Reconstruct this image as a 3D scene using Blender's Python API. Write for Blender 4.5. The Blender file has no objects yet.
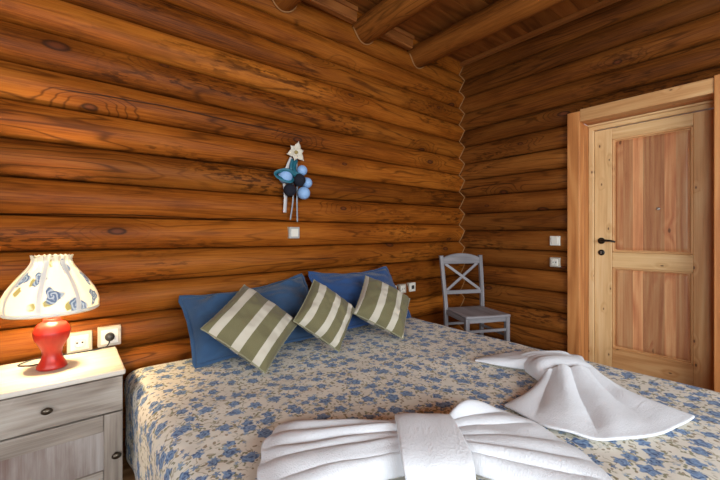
import bpy, bmesh, math, random
from mathutils import Vector, Matrix, noise
PI = math.pi
rng = random.Random(7)
sc = bpy.context.scene
COL = sc.collection
CAMH = 1.07

# ------------------------------------------------------------------ mesh building
WORLD = {}           # object -> its world matrix, kept by hand

class MB:
    def __init__(s):
        s.v = []; s.f = []; s.uv = []; s.r = []; s.sm = []
    def add(s, verts, faces, fuv, rnd=0.0, smooth=True):
        b = len(s.v)
        s.v += [Vector(p) for p in verts]
        s.r += [rnd] * len(verts)
        for f, u in zip(faces, fuv):
            s.f.append([b + i for i in f]); s.uv.append(u); s.sm.append(smooth)
    def box(s, c, d, grain=0, M=None, rnd=None, off=None):
        """box centred at c with size d; grain = axis along which the wood runs"""
        if rnd is None: rnd = rng.random()
        if off is None: off = (rng.uniform(0, 20), rng.uniform(0, 20))
        hx, hy, hz = d[0] / 2, d[1] / 2, d[2] / 2
        P = [Vector((x * hx, y * hy, z * hz)) for x in (-1, 1) for y in (-1, 1) for z in (-1, 1)]
        F = [(0, 1, 3, 2), (4, 6, 7, 5), (0, 4, 5, 1), (2, 3, 7, 6), (0, 2, 6, 4), (1, 5, 7, 3)]
        N = [0, 0, 1, 1, 2, 2]
        fuv = []
        for f, n in zip(F, N):
            ax = [a for a in range(3) if a != n]
            if grain in ax:
                other = [a for a in ax if a != grain][0]
                fuv.append([(P[i][grain] + off[0], P[i][other] + P[i][n] + off[1]) for i in f])
            else:
                fuv.append([(P[i][ax[0]] * .3 + off[0], P[i][ax[1]] + off[1]) for i in f])
        c = Vector(c)
        V = [(M @ p if M else p) + c for p in P]
        s.add(V, F, fuv, rnd, False)
        return s
    def grid(s, nu, nv, fn, rnd=0.0, flip=False):
        """fn(u, v) -> (position, (uu, vv)), u and v in 0..1"""
        P, U = [], []
        for j in range(nv + 1):
            for i in range(nu + 1):
                p, t = fn(i / nu, j / nv); P.append(p); U.append(t)
        F, fu = [], []
        for j in range(nv):
            for i in range(nu):
                a = j * (nu + 1) + i
                q = [a, a + 1, a + nu + 2, a + nu + 1]
                if flip: q.reverse()
                F.append(q); fu.append([U[k] for k in q])
        s.add(P, F, fu, rnd, True)
        return s
    def tube(s, pts, r, n=10, caps=True, rnd=0.0, closed=False):
        pts = [Vector(p) for p in pts]
        m = len(pts)
        rad = r if isinstance(r, (list, tuple)) else [r] * m
        T = []
        for i in range(m):
            if closed: t = pts[(i + 1) % m] - pts[i - 1]
            else: t = pts[min(i + 1, m - 1)] - pts[max(i - 1, 0)]
            T.append(t.normalized())
        nrm = T[0].orthogonal().normalized()
        V, L = [], 0
        lens = []
        for i in range(m):
            nrm = (nrm - T[i] * nrm.dot(T[i])).normalized()
            bi = T[i].cross(nrm)
            for k in range(n):
                a = 2 * PI * k / n
                V.append(pts[i] + (nrm * math.cos(a) + bi * math.sin(a)) * rad[i])
            lens.append(L)
            if i < m - 1: L += (pts[i + 1] - pts[i]).length
        F, fu = [], []
        for i in range(m if closed else m - 1):
            i2 = (i + 1) % m
            for k in range(n):
                k2 = (k + 1) % n
                F.append((i * n + k, i * n + k2, i2 * n + k2, i2 * n + k))
                c = 2 * PI * rad[i] / n
                fu.append([(lens[i], k * c), (lens[i], (k + 1) * c), (lens[i2], (k + 1) * c), (lens[i2], k * c)])
        if caps and not closed:
            F.append(tuple(reversed(range(n)))); fu.append([(0, 0)] * n)
            F.append(tuple((m - 1) * n + k for k in range(n))); fu.append([(0, 0)] * n)
        s.add(V, F, fu, rnd, True)
        return s
    def lathe(s, prof, n=48, fn=None, c=(0, 0, 0), caps=True):
        """prof: list of (r, z); fn(angle, r, z, t) may change (r, z)"""
        c = Vector(c); V = []; m = len(prof)
        acc = [0]
        for i in range(1, m): acc.append(acc[-1] + math.hypot(prof[i][0] - prof[i - 1][0], prof[i][1] - prof[i - 1][1]))
        for i, (r, z) in enumerate(prof):
            for k in range(n):
                a = 2 * PI * k / n
                rr, zz = fn(a, r, z, i / (m - 1)) if fn else (r, z)
                V.append(c + Vector((rr * math.cos(a), rr * math.sin(a), zz)))
        F, fu = [], []
        for i in range(m - 1):
            for k in range(n):
                k2 = (k + 1) % n
                F.append((i * n + k, i * n + k2, (i + 1) * n + k2, (i + 1) * n + k))
                fu.append([(k / n, acc[i]), ((k + 1) / n, acc[i]), ((k + 1) / n, acc[i + 1]), (k / n, acc[i + 1])])
        if caps:
            if prof[0][0] > 1e-4: F.append(tuple(reversed(range(n)))); fu.append([(0, 0)] * n)
            if prof[-1][0] > 1e-4: F.append(tuple((m - 1) * n + k for k in range(n))); fu.append([(0, 0)] * n)
        s.add(V, F, fu, 0.0, True)
        return s
    def ball(s, c, r, nu=24, nv=14, sq=(1, 1, 1), M=None):
        c = Vector(c)
        def fn(u, v):
            a, b = 2 * PI * u, PI * v
            p = Vector((math.cos(a) * math.sin(b) * sq[0], math.sin(a) * math.sin(b) * sq[1], -math.cos(b) * sq[2])) * r
            return c + (M @ p if M else p), (u, v)
        return s.grid(nu, nv, fn)
    def build(s, name, mat, parent=None, bevel=0, local=False, solid=0, sub=0, weld=False, seg=2):
        me = bpy.data.meshes.new(name)
        Mi = WORLD[parent].inverted() if (parent is not None and not local) else None
        me.from_pydata([Mi @ p if Mi else p for p in s.v], [], s.f)
        uvl = me.uv_layers.new(name='UVMap')
        k = 0
        flat = []
        for poly, u in zip(me.polygons, s.uv):
            for q in u: flat += [q[0], q[1]]
        uvl.data.foreach_set('uv', flat)
        at = me.attributes.new('rnd', 'FLOAT', 'POINT')
        at.data.foreach_set('value', s.r)
        me.polygons.foreach_set('use_smooth', s.sm)
        me.materials.append(mat)
        if weld:
            bm = bmesh.new(); bm.from_mesh(me)
            bmesh.ops.remove_doubles(bm, verts=bm.verts, dist=1e-5)
            bm.to_mesh(me); bm.free()
        me.update()
        o = bpy.data.objects.new(name, me)
        COL.objects.link(o)
        if parent is not None: o.parent = parent
        WORLD[o] = WORLD[parent].copy() if parent is not None else Matrix()
        if bevel:
            m = o.modifiers.new('bevel', 'BEVEL'); m.width = bevel; m.segments = seg; m.limit_method = 'ANGLE'
            m.harden_normals = False
        if solid:
            m = o.modifiers.new('solid', 'SOLIDIFY'); m.thickness = solid; m.offset = 0
        if sub:
            m = o.modifiers.new('sub', 'SUBSURF'); m.levels = sub; m.render_levels = sub
        return o

def tag(o, label=None, cat=None, group=None, kind=None):
    if label: o['label'] = label
    if cat: o['category'] = cat
    if group: o['group'] = group
    if kind: o['kind'] = kind
    return o

def thing(name, loc, label, cat, group=None, M=None, kind=None):
    e = bpy.data.objects.new(name, None); COL.objects.link(e)
    m = M if M is not None else Matrix.Translation(Vector(loc))
    e.matrix_world = m; WORLD[e] = m.copy()
    e.empty_display_size = .1
    return tag(e, label, cat, group, kind)

def basis(x, y, z, loc):
    return Matrix(((x[0], y[0], z[0], loc[0]), (x[1], y[1], z[1], loc[1]), (x[2], y[2], z[2], loc[2]), (0, 0, 0, 1)))

def smooth01(a, b, x):
    t = max(0., min(1., (x - a) / (b - a))); return t * t * (3 - 2 * t)

# ------------------------------------------------------------------ node helper
class NT:
    def __init__(s, name):
        s.m = bpy.data.materials.new(name); s.m.use_nodes = True
        s.t = s.m.node_tree; s.n = s.t.nodes; s.l = s.t.links
        s.b = s.n['Principled BSDF']; s.out = s.n['Material Output']
    def _in(s, sock, val):
        if val is None: return
        if isinstance(val, bpy.types.NodeSocket): s.l.new(val, sock)
        else:
            if sock.type == 'RGBA' and len(val) == 3: val = (*val, 1)
            sock.default_value = val
    def math(s, op, a, b=None, c=None, clamp=False):
        n = s.n.new('ShaderNodeMath'); n.operation = op; n.use_clamp = clamp
        s._in(n.inputs[0], a); s._in(n.inputs[1], b); s._in(n.inputs[2], c)
        return n.outputs[0]
    def vmath(s, op, a, b=None):
        n = s.n.new('ShaderNodeVectorMath'); n.operation = op
        s._in(n.inputs[0], a)
        if b is not None: s._in(n.inputs[1], b)
        return n.outputs['Value'] if op in ('LENGTH', 'DISTANCE', 'DOT_PRODUCT') else n.outputs[0]
    def sep(s, v):
        n = s.n.new('ShaderNodeSeparateXYZ'); s._in(n.inputs[0], v); return n.outputs
    def comb(s, x=0., y=0., z=0.):
        n = s.n.new('ShaderNodeCombineXYZ')
        for i, q in enumerate((x, y, z)): s._in(n.inputs[i], q)
        return n.outputs[0]
    def uv(s):
        n = s.n.new('ShaderNodeUVMap'); n.uv_map = 'UVMap'; return n.outputs[0]
    def attr(s, name):
        n = s.n.new('ShaderNodeAttribute'); n.attribute_name = name; return n.outputs['Fac']
    def noise(s, v, scale=1., detail=3., rough=.55, dist=0.):
        n = s.n.new('ShaderNodeTexNoise'); n.noise_dimensions = '3D'
        s._in(n.inputs['Vector'], v); s._in(n.inputs['Scale'], scale); s._in(n.inputs['Detail'], detail)
        s._in(n.inputs['Roughness'], rough); s._in(n.inputs['Distortion'], dist)
        return n.outputs['Fac'], n.outputs['Color']
    def vor(s, v, scale=1., rand=1., dims='2D', feature='F1'):
        n = s.n.new('ShaderNodeTexVoronoi'); n.voronoi_dimensions = dims; n.feature = feature
        s._in(n.inputs['Vector'], v); s._in(n.inputs['Scale'], scale); s._in(n.inputs['Randomness'], rand)
        return n.outputs
    def step(s, a, b, x):
        """smooth map of x: a -> 0, b -> 1 (a may exceed b)"""
        n = s.n.new('ShaderNodeMapRange'); n.interpolation_type = 'SMOOTHSTEP'
        if a < b:
            s._in(n.inputs[0], x); n.inputs[1].default_value = a; n.inputs[2].default_value = b
            return n.outputs[0]
        s._in(n.inputs[0], x); n.inputs[1].default_value = b; n.inputs[2].default_value = a
        n.inputs[3].default_value = 1.; n.inputs[4].default_value = 0.
        return n.outputs[0]
    def ramp(s, x, stops, interp='LINEAR'):
        n = s.n.new('ShaderNodeValToRGB'); e = n.color_ramp.elements; n.color_ramp.interpolation = interp
        while len(e) < len(stops): e.new(.5)
        for i, (p, c) in enumerate(stops): e[i].position = p; e[i].color = (*c, 1)
        s._in(n.inputs[0], x); return n.outputs[0]
    def mix(s, f, a, b, mode='MIX'):
        n = s.n.new('ShaderNodeMix'); n.data_type = 'RGBA'; n.blend_type = mode
        s._in(n.inputs[0], f); s._in(n.inputs[6], a); s._in(n.inputs[7], b)
        return n.outputs[2]
    def bump(s, h, strength=.3, dist=.01):
        n = s.n.new('ShaderNodeBump'); n.inputs['Strength'].default_value = strength; n.inputs['Distance'].default_value = dist
        s._in(n.inputs['Height'], h); s.l.new(n.outputs[0], s.b.inputs['Normal'])
    def set(s, **k):
        for a, v in k.items(): s._in(s.b.inputs[a.replace('_', ' ')], v)
        return s.m

def plain(name, col, rough=.5, metal=0., bumpy=0., **k):
    t = NT(name)
    f, _ = t.noise(t.uv(), 35., 3.)
    c = t.mix(t.math('MULTIPLY', f, .35), col, tuple(x * .75 for x in col))
    if bumpy: t.bump(f, bumpy, .003)
    return t.set(Base_Color=c, Roughness=rough, Metallic=metal, **k)

def wood(name, dark, mid, light, knot=(.05, .02, .008), rough=.5, ringfreq=9., tint=.5, knots=.5, ring=.45, strips=0., spec=.4,
         crack=False, bump=.25, kscale=(1.7, 3.4), blot=.35, vs=4.5):
    t = NT(name)
    uv = t.sep(t.uv()); r = t.attr('rnd')
    u, v = uv[0], uv[1]
    r10 = t.math('MULTIPLY', r, 37.)
    if strips:
        cell = t.math('FLOOR', t.math('DIVIDE', v, strips))
        wn = t.n.new('ShaderNodeTexWhiteNoise'); wn.noise_dimensions = '1D'
        t._in(wn.inputs['W'], t.math('ADD', cell, r10))
        sr = wn.outputs['Value']
        r10 = t.math('ADD', r10, t.math('MULTIPLY', sr, 23.))
    # knots
    ku = t.math('ADD', t.math('MULTIPLY', u, kscale[0]), t.math('MULTIPLY', r10, 3.1))
    kv = t.math('ADD', t.math('MULTIPLY', v, kscale[1]), r10)
    kn = t.vor(t.comb(ku, kv), 1., 1.)
    kd = kn['Distance']; krnd = t.sep(kn['Color'])[0]
    on = t.math('LESS_THAN', krnd, knots)
    kmask = t.math('MULTIPLY', t.step(.085, .05, t.math('ADD', kd, t.math('MULTIPLY', krnd, .06))), on)
    khalo = t.math('MULTIPLY', t.step(.42, .03, kd), on)
    # rings
    n1, _ = t.noise(t.comb(t.math('MULTIPLY', u, .55), t.math('MULTIPLY', v, vs), r10), 1., 2., .5)
    field = t.math('ADD', n1, t.math('MULTIPLY', khalo, .16))
    rg = t.math('SINE', t.math('MULTIPLY', field, ringfreq * 2 * PI))
    rg = t.math('MULTIPLY_ADD', rg, .5, .5)
    fine, _ = t.noise(t.comb(t.math('MULTIPLY', u, 3.), t.math('MULTIPLY', v, 95.), r10), 1., 4., .65)
    blt, _ = t.noise(t.comb(t.math('MULTIPLY', u, 1.6), t.math('MULTIPLY', v, 7.), t.math('ADD', r10, 5.)), 1., 5., .6)
    a = t.math('MULTIPLY', rg, ring)
    a = t.math('ADD', a, t.math('MULTIPLY', t.step(.25, .75, fine), max(0., 1 - ring - blot)))
    a = t.math('ADD', a, t.math('MULTIPLY', t.step(.28, .72, blt), blot))
    c = t.ramp(a, [(0., dark), (.5, mid), (1., light)])
    tt = sr if strips else r
    c = t.mix(1., c, t.ramp(tt, [(0., (1 - tint,) * 3), (1., (1., 1., 1.))]), 'MULTIPLY')
    c = t.mix(t.math('MULTIPLY', khalo, .35), c, dark)
    c = t.mix(t.math('MULTIPLY', kmask, .85), c, knot)
    h = t.math('ADD', t.math('MULTIPLY', fine, .6), t.math('MULTIPLY', rg, .4))
    if crack:
        wob, _ = t.noise(t.comb(t.math('MULTIPLY', u, .9), r10, 3.3), 1., 3.)
        base = t.math('FRACT', t.math('MULTIPLY', v, 2.2))
        dd = t.math('ABSOLUTE', t.math('SUBTRACT', base, t.math('MULTIPLY_ADD', wob, .25, .35)))
        gate, _ = t.noise(t.comb(t.math('MULTIPLY', u, .8), t.math('MULTIPLY', r10, 1.7), 9.), 1., 1.)
        cm = t.math('MULTIPLY', t.step(.013, .004, dd), t.step(.55, .62, gate))
        c = t.mix(t.math('MULTIPLY', cm, .85), c, (.02, .008, .003))
        h = t.math('SUBTRACT', h, t.math('MULTIPLY', cm, 1.5))
    t.bump(h, bump, .004)
    return t.set(Base_Color=c, Roughness=rough, Specular_IOR_Level=spec)

def log_wood(name, dark, mid, light, rough=.5, spec=.15, tint=.45, knots=.5, mott=.75, cracks=True):
    t = NT(name)
    uv = t.sep(t.uv()); r = t.attr('rnd'); u, v = uv[0], uv[1]
    ro = t.math('MULTIPLY', r, 37.)
    def V(su, sv, o=0.): return t.comb(t.math('MULTIPLY', u, su), t.math('MULTIPLY', v, sv), t.math('ADD', ro, o))
    # knots, each with its halo of rings
    kn = t.vor(t.comb(t.math('MULTIPLY_ADD', u, 1.5, t.math('MULTIPLY', r, 113.)), t.math('MULTIPLY_ADD', v, 3.0, ro)), 1., 1.)
    kd = kn['Distance']; kr = t.sep(kn['Color'])
    on = t.math('LESS_THAN', kr[0], knots)
    size = t.math('MULTIPLY_ADD', kr[1], .05, .035)
    kq = t.math('DIVIDE', kd, size)
    kmask = t.math('MULTIPLY', t.step(1.15, .75, kq), on)
    khalo = t.math('MULTIPLY', t.step(.36, .0, kd), on)
    n1, _ = t.noise(V(.55, 5.), 1., 2.5, .5)
    field = t.math('ADD', n1, t.math('MULTIPLY', khalo, .30))
    ring = t.math('ABSOLUTE', t.math('SINE', t.math('MULTIPLY', field, 40.)))
    line = t.step(.0, .55, ring)                                  # thin dark late-wood lines
    lgate, _ = t.noise(V(.9, 4., 11.), 1., 2.)
    fine, _ = t.noise(V(4., 130., 2.), 1., 4., .7)
    slow, _ = t.noise(V(.7, 3.5, 5.), 1., 4., .6)
    a = t.math('ADD', t.math('MULTIPLY', t.step(.28, .72, slow), .62), t.math('MULTIPLY', t.step(.3, .7, fine), .38))
    c = t.ramp(a, [(0., dark), (.42, mid), (1., light)])
    lm = t.math('MULTIPLY', t.math('SUBTRACT', 1., line), t.math('MULTIPLY_ADD', t.step(.40, .62, lgate), .55, .12))
    c = t.mix(lm, c, tuple(x * .55 for x in dark))
    # weathered, flecked patches
    pg, _ = t.noise(V(1.1, 4., 21.), 1., 3., .55)
    fl, _ = t.noise(V(14., 55., 31.), 1., 3., .6)
    pm = t.math('MULTIPLY', t.step(.50, .66, pg), t.step(.47, .60, fl))
    c = t.mix(t.math('MULTIPLY', pm, mott), c, tuple(x * .4 for x in dark))
    c = t.mix(1., c, t.ramp(r, [(0., (1 - tint,) * 3), (1., (1., 1., 1.))]), 'MULTIPLY')
    c = t.mix(t.math('MULTIPLY', khalo, .4), c, dark)
    kc = t.mix(t.step(.2, .9, kq), (.13, .035, .012), (.028, .010, .004))
    c = t.mix(t.math('MULTIPLY', kmask, .9), c, kc)
    h = t.math('ADD', t.math('MULTIPLY', fine, .5), t.math('MULTIPLY', line, .3))
    if cracks:
        wob, _ = t.noise(t.comb(t.math('MULTIPLY', u, 1.1), ro, 3.3), 1., 4.)
        dd = t.math('ABSOLUTE', t.math('SUBTRACT', t.math('FRACT', t.math('MULTIPLY', v, 2.2)), t.math('MULTIPLY_ADD', wob, .22, .35)))
        gate, _ = t.noise(t.comb(t.math('MULTIPLY', u, .8), t.math('MULTIPLY', ro, 1.7), 9.), 1., 1.)
        cm = t.math('MULTIPLY', t.step(.013, .004, dd), t.step(.53, .60, gate))
        c = t.mix(t.math('MULTIPLY', cm, .85), c, (.02, .008, .003))
        h = t.math('SUBTRACT', h, t.math('MULTIPLY', cm, 1.5))
    t.bump(h, .3, .004)
    return t.set(Base_Color=c, Roughness=rough, Specular_IOR_Level=spec)

M = {}
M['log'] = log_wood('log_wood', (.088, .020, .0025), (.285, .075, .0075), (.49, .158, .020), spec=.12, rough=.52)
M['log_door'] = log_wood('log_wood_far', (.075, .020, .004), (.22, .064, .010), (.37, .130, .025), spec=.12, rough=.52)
M['beam'] = log_wood('beam_wood', (.09, .026, .005), (.25, .078, .013), (.40, .145, .028), mott=.4, tint=.2, cracks=False)
M['plank'] = wood('ceiling_wood', (.15, .045, .009), (.30, .100, .020), (.42, .155, .035), rough=.55, spec=.2, ringfreq=8., tint=.4, knots=.25)
M['trim'] = wood('trim_wood', (.16, .05, .01), (.32, .105, .022), (.46, .175, .045), rough=.5, ringfreq=7., tint=.25, knots=.1)
M['frame'] = wood('pine_orange', (.40, .135, .035), (.60, .235, .07), (.72, .33, .11), rough=.45, ringfreq=6., tint=.15, knots=.12, kscale=(1.6, 7.), vs=7.)
M['pine'] = wood('pine_door', (.54, .245, .085), (.72, .39, .16), (.82, .52, .25), knot=(.10, .04, .02), rough=.42, ringfreq=6., tint=.12, knots=.3, kscale=(6., 12.), vs=7., ring=.4, blot=.25)
M['pine_pale'] = wood('pine_pale', (.62, .36, .15), (.78, .51, .24), (.86, .62, .34), knot=(.10, .04, .02), rough=.42, ringfreq=6., tint=.1, knots=.35, kscale=(6., 12.), vs=7., ring=.35, blot=.25)
M['pine_strip'] = wood('pine_strips', (.48, .155, .065), (.73, .335, .145), (.87, .54, .26), knot=(.12, .05, .02), rough=.42, ringfreq=6., tint=.42, knots=.25, kscale=(3.5, 8.), vs=8., strips=.062, ring=.35, blot=.3)
M['floor'] = wood('floor_wood', (.18, .08, .03), (.34, .17, .07), (.46, .26, .12), rough=.4, tint=.3, knots=.2)
M['caulk'] = plain('caulk', (.36, .17, .055), .7)
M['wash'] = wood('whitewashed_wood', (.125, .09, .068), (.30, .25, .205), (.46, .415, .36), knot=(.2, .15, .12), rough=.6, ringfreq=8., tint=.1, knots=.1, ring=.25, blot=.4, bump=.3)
M['wash_lamplit_top'] = wood('whitewashed_lamplit_top', (.46, .40, .33), (.62, .56, .48), (.74, .69, .61), knot=(.4, .3, .2), rough=.55, ringfreq=8., tint=.05, knots=.05, ring=.25, blot=.35)  # nightstand top: paler copy of the whitewash, lamp light painted into the colour
M['wash_panel'] = wood('worn_panel', (.13, .06, .045), (.25, .20, .175), (.43, .39, .36), knot=(.2, .1, .08), rough=.6, ringfreq=5., tint=.1, knots=.1, ring=.12, blot=.62, vs=9.)
M['chair'] = wood('chair_paint', (.12, .11, .118), (.245, .23, .238), (.40, .38, .39), knot=(.2, .18, .2), rough=.55, ringfreq=7., tint=.15, knots=.08, ring=.25, blot=.45)
M['chair_seat'] = wood('chair_seat_paint', (.16, .145, .15), (.30, .28, .29), (.42, .40, .42), knot=(.2, .18, .2), rough=.5, ringfreq=7., tint=.05, knots=.08, ring=.25, blot=.45)
M['bronze'] = plain('aged_bronze', (.09, .07, .05), .35, .8)
M['iron'] = plain('dark_iron', (.03, .025, .022), .4, .7)
M['steel'] = plain('steel', (.6, .57, .52), .3, .9)
M['red'] = None
M['plastic'] = plain('cream_plastic', (.78, .74, .64), .35)
M['plastic_rim'] = plain('rim_plastic', (.46, .41, .33), .4)
M['hole'] = plain('socket_hole', (.03, .028, .025), .6)
M['grey_rim'] = plain('grey_plate', (.42, .40, .36), .4)
M['glass_black'] = plain('black_plastic', (.018, .017, .017), .4)

def red_ceramic():
    t = NT('red_ceramic')
    f, _ = t.noise(t.uv(), 9., 4.)
    c = t.ramp(f, [(.3, (.34, .012, .006)), (.6, (.46, .022, .011)), (.85, (.54, .06, .04))])
    t.bump(f, .08, .004)
    return t.set(Base_Color=c, Roughness=.38, Specular_IOR_Level=.5)
M['red'] = red_ceramic()

def fabric(name, col, var=.25, rough=.9, weave=260., bump=.25, sheen=.2):
    t = NT(name); uv = t.uv(); s = t.sep(uv)
    n, _ = t.noise(uv, 7., 4.)
    w = t.math('MULTIPLY', t.math('SINE', t.math('MULTIPLY', s[0], weave * 2 * PI)), t.math('SINE', t.math('MULTIPLY', s[1], weave * 2 * PI)))
    c = t.mix(t.math('MULTIPLY', n, var * 2), col, tuple(x * .55 for x in col))
    t.bump(t.math('ADD', t.math('MULTIPLY', w, .3), t.noise(uv, 25., 3.)[0]), bump, .004)
    return t.set(Base_Color=c, Roughness=rough, Sheen_Weight=sheen, Specular_IOR_Level=.15)
M['blue'] = fabric('blue_cotton', (.038, .083, .165), .22)
M['blue2'] = fabric('bright_blue_cotton', (.032, .080, .215), .22)
M['mattress'] = fabric('mattress_ticking', (.7, .66, .58))

def stripes(name, bands):
    t = NT(name); uv = t.uv(); s = t.sep(uv)
    wob, _ = t.noise(uv, 6., 2.)
    x = t.math('MULTIPLY_ADD', t.math('SUBTRACT', wob, .5), .012, s[0])
    rib = t.math('MULTIPLY_ADD', t.math('SINE', t.math('MULTIPLY', s[0], 90 * 2 * PI)), .5, .5)
    n, _ = t.noise(uv, 5., 4.)
    g = t.mix(rib, (.128, .110, .052), (.190, .168, .088))
    w = t.mix(n, (.58, .53, .43), (.47, .42, .33))
    stops = [(0., (0, 0, 0))]
    for a, b in bands:
        if a <= 0: stops[0] = (0., (1, 1, 1))
        else: stops.append((a, (1, 1, 1)))
        if b < 1: stops.append((b, (0, 0, 0)))
    f = t.ramp(x, stops, 'CONSTANT')
    t.bump(t.math('ADD', t.math('MULTIPLY', rib, .3), t.noise(uv, 22., 3.)[0]), .3, .004)
    return t.set(Base_Color=t.mix(f, g, w), Roughness=.85, Sheen_Weight=.15, Specular_IOR_Level=.15)
M['stripe'] = stripes('striped_cloth', [(.10, .22), (.44, .57), (.77, .89)])
M['stripe2'] = stripes('striped_cloth_edge', [(0., .05), (.30, .43), (.64, .76), (.965, 1.)])
M['cush_edge'] = fabric('cushion_piping', (.30, .28, .17), .3)

def terry():
    t = NT('white_terry'); uv = t.uv()
    n, _ = t.noise(uv, 160., 3., .7); n2, _ = t.noise(uv, 14., 3.)
    c = t.mix(n, (.66, .67, .69), (.78, .79, .82))
    t.bump(t.math('ADD', n, t.math('MULTIPLY', n2, 1.2)), .5, .006)
    return t.set(Base_Color=c, Roughness=.95, Sheen_Weight=.35, Specular_IOR_Level=.1)
M['terry'] = terry()

def flower_layers(t, P, base):
    """floral print: P is a position in metres on the cloth; returns a colour"""
    warp = t.noise(P, 28., 2.)[1]
    Pw = t.vmath('ADD', P, t.vmath('MULTIPLY', t.vmath('SUBTRACT', warp, (.5, .5, .5)), (.022, .022, 0.)))
    def layer(scale, R, skip, petals, ofs, ell=0., amp=.28, soft=.12):
        Q = t.vmath('ADD', Pw, (ofs, ofs * 1.7, 0.))
        n = t.vor(Q, scale, .85)
        L = t.vmath('SUBTRACT', Q, n['Position'])
        cs = t.sep(n['Color'])
        S = t.sep(L)
        ang = t.math('ADD', t.math('ARCTAN2', S[1], S[0]), t.math('MULTIPLY', cs[0], 6.28))
        rad = t.vmath('LENGTH', t.comb(S[0], S[1], 0.))
        k = t.math('COSINE', t.math('MULTIPLY', ang, petals))
        rr = t.math('MULTIPLY', t.math('MULTIPLY_ADD', k, amp, 1 - amp), t.math('MULTIPLY_ADD', cs[1], R * .5, R * .65))
        m = t.step(soft, -soft, t.math('SUBTRACT', t.math('DIVIDE', rad, rr), 1.))
        m = t.math('MULTIPLY', m, t.math('GREATER_THAN', cs[2], skip))
        return m, rad, ang, n
    blotch, _ = t.noise(P, 5., 3.)
    c = t.mix(blotch, base, tuple(x * .86 for x in base))
    # stems and leaves in olive and brown
    st, _ = t.noise(Pw, 16., 2.)
    near = t.vor(t.vmath('ADD', Pw, (.0, .0, 0.)), 13.5, .85)['Distance']
    stem = t.math('MULTIPLY', t.step(.022, .008, t.math('ABSOLUTE', t.math('SUBTRACT', st, .5))), t.step(.66, .5, near))
    c = t.mix(t.math('MULTIPLY', stem, .7), c, (.30, .26, .13))
    lf, _, _, _ = layer(34., .0115, .30, 2., 3.3, amp=.45)
    lf = t.math('MULTIPLY', lf, t.step(.72, .5, near))
    c = t.mix(t.math('MULTIPLY', lf, .85), c, (.20, .20, .09))
    lf2, _, _, _ = layer(41., .008, .45, 1., 7.9, amp=.4)
    c = t.mix(t.math('MULTIPLY', lf2, .8), c, (.26, .19, .09))
    # small blossoms and buds
    bd, _, _, bn = layer(25., .013, .35, 5., 5.1, amp=.3)
    bd = t.math('MULTIPLY', bd, t.step(.75, .5, near))
    c = t.mix(bd, c, t.mix(t.sep(bn['Color'])[0], (.12, .19, .33), (.30, .40, .52)))
    # main blossoms
    m, rad, ang, n = layer(13.5, .0262, .06, 5., 0., amp=.15)
    pet = t.vor(Pw, 75., 1.)
    sw = t.math('SINE', t.math('ADD', t.math('MULTIPLY', rad, 520.), t.math('MULTIPLY', ang, 2.)))
    inner = t.mix(t.step(.1, .8, pet['Distance']), (.19, .30, .50), (.045, .085, .20))
    inner = t.mix(t.math('MULTIPLY', t.step(-.2, .9, sw), .45), inner, (.35, .47, .60))
    c = t.mix(m, c, inner)
    return c

def floral():
    t = NT('floral_bedspread'); P = t.uv()
    c = flower_layers(t, P, (.84, .785, .67))
    s = t.sep(P)
    q, _ = t.noise(P, 9., 4.)
    t.bump(q, .5, .012)
    return t.set(Base_Color=c, Roughness=.8, Sheen_Weight=.1, Specular_IOR_Level=.25)
M['floral'] = floral()

def shade_cloth():
    t = NT('floral_shade_cloth'); uv = t.sep(t.uv())
    P = t.comb(t.math('MULTIPLY', uv[0], 1.05), uv[1], 0.)
    warp = t.noise(P, 24., 2.)[1]
    Pw = t.vmath('ADD', P, t.vmath('MULTIPLY', t.vmath('SUBTRACT', warp, (.5, .5, .5)), (.035, .035, 0.)))
    n = t.vor(Pw, 7.2, .8); L = t.sep(t.vmath('SUBTRACT', Pw, n['Position'])); cs = t.sep(n['Color'])
    rad = t.vmath('LENGTH', t.comb(L[0], L[1], 0.)); ang = t.math('ARCTAN2', L[1], L[0])
    k = t.math('COSINE', t.math('MULTIPLY', ang, 3.))
    m = t.step(.15, -.15, t.math('SUBTRACT', t.math('DIVIDE', rad, t.math('MULTIPLY_ADD', k, .008, .032)), 1.))
    m = t.math('MULTIPLY', m, t.math('GREATER_THAN', cs[2], .2))
    sw = t.math('SINE', t.math('ADD', t.math('MULTIPLY', rad, 420.), t.math('MULTIPLY', ang, 2.)))
    blue = t.mix(t.step(-.6, .9, sw), (.07, .115, .23), (.24, .32, .46))
    n2 = t.vor(Pw, 15., .9); c2 = t.sep(n2['Color'])
    lf = t.math('MULTIPLY', t.step(.30, .2, n2['Distance']), t.math('GREATER_THAN', c2[0], .62))
    lf = t.math('MULTIPLY', lf, t.step(.72, .5, n['Distance']))
    c = t.mix(lf, (.82, .765, .62), (.27, .25, .10))
    c = t.mix(m, c, blue)
    tr = t.n.new('ShaderNodeBsdfTranslucent'); t.l.new(c, tr.inputs[0])
    mx = t.n.new('ShaderNodeMixShader'); mx.inputs[0].default_value = .20
    t.set(Base_Color=c, Roughness=.9, Specular_IOR_Level=.1)
    t.l.new(t.b.outputs[0], mx.inputs[1]); t.l.new(tr.outputs[0], mx.inputs[2]); t.l.new(mx.outputs[0], t.out.inputs[0])
    return t.m
M['shade'] = shade_cloth()
def translucent(name, col, f=.5):
    t = NT(name)
    n, _ = t.noise(t.uv(), 20., 2.)
    c = t.mix(n, col, tuple(x * .92 for x in col))
    tr = t.n.new('ShaderNodeBsdfTranslucent'); t.l.new(c, tr.inputs[0])
    mx = t.n.new('ShaderNodeMixShader'); mx.inputs[0].default_value = f
    t.set(Base_Color=c, Roughness=.9)
    t.l.new(t.b.outputs[0], mx.inputs[1]); t.l.new(tr.outputs[0], mx.inputs[2]); t.l.new(mx.outputs[0], t.out.inputs[0])
    return t.m
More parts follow.
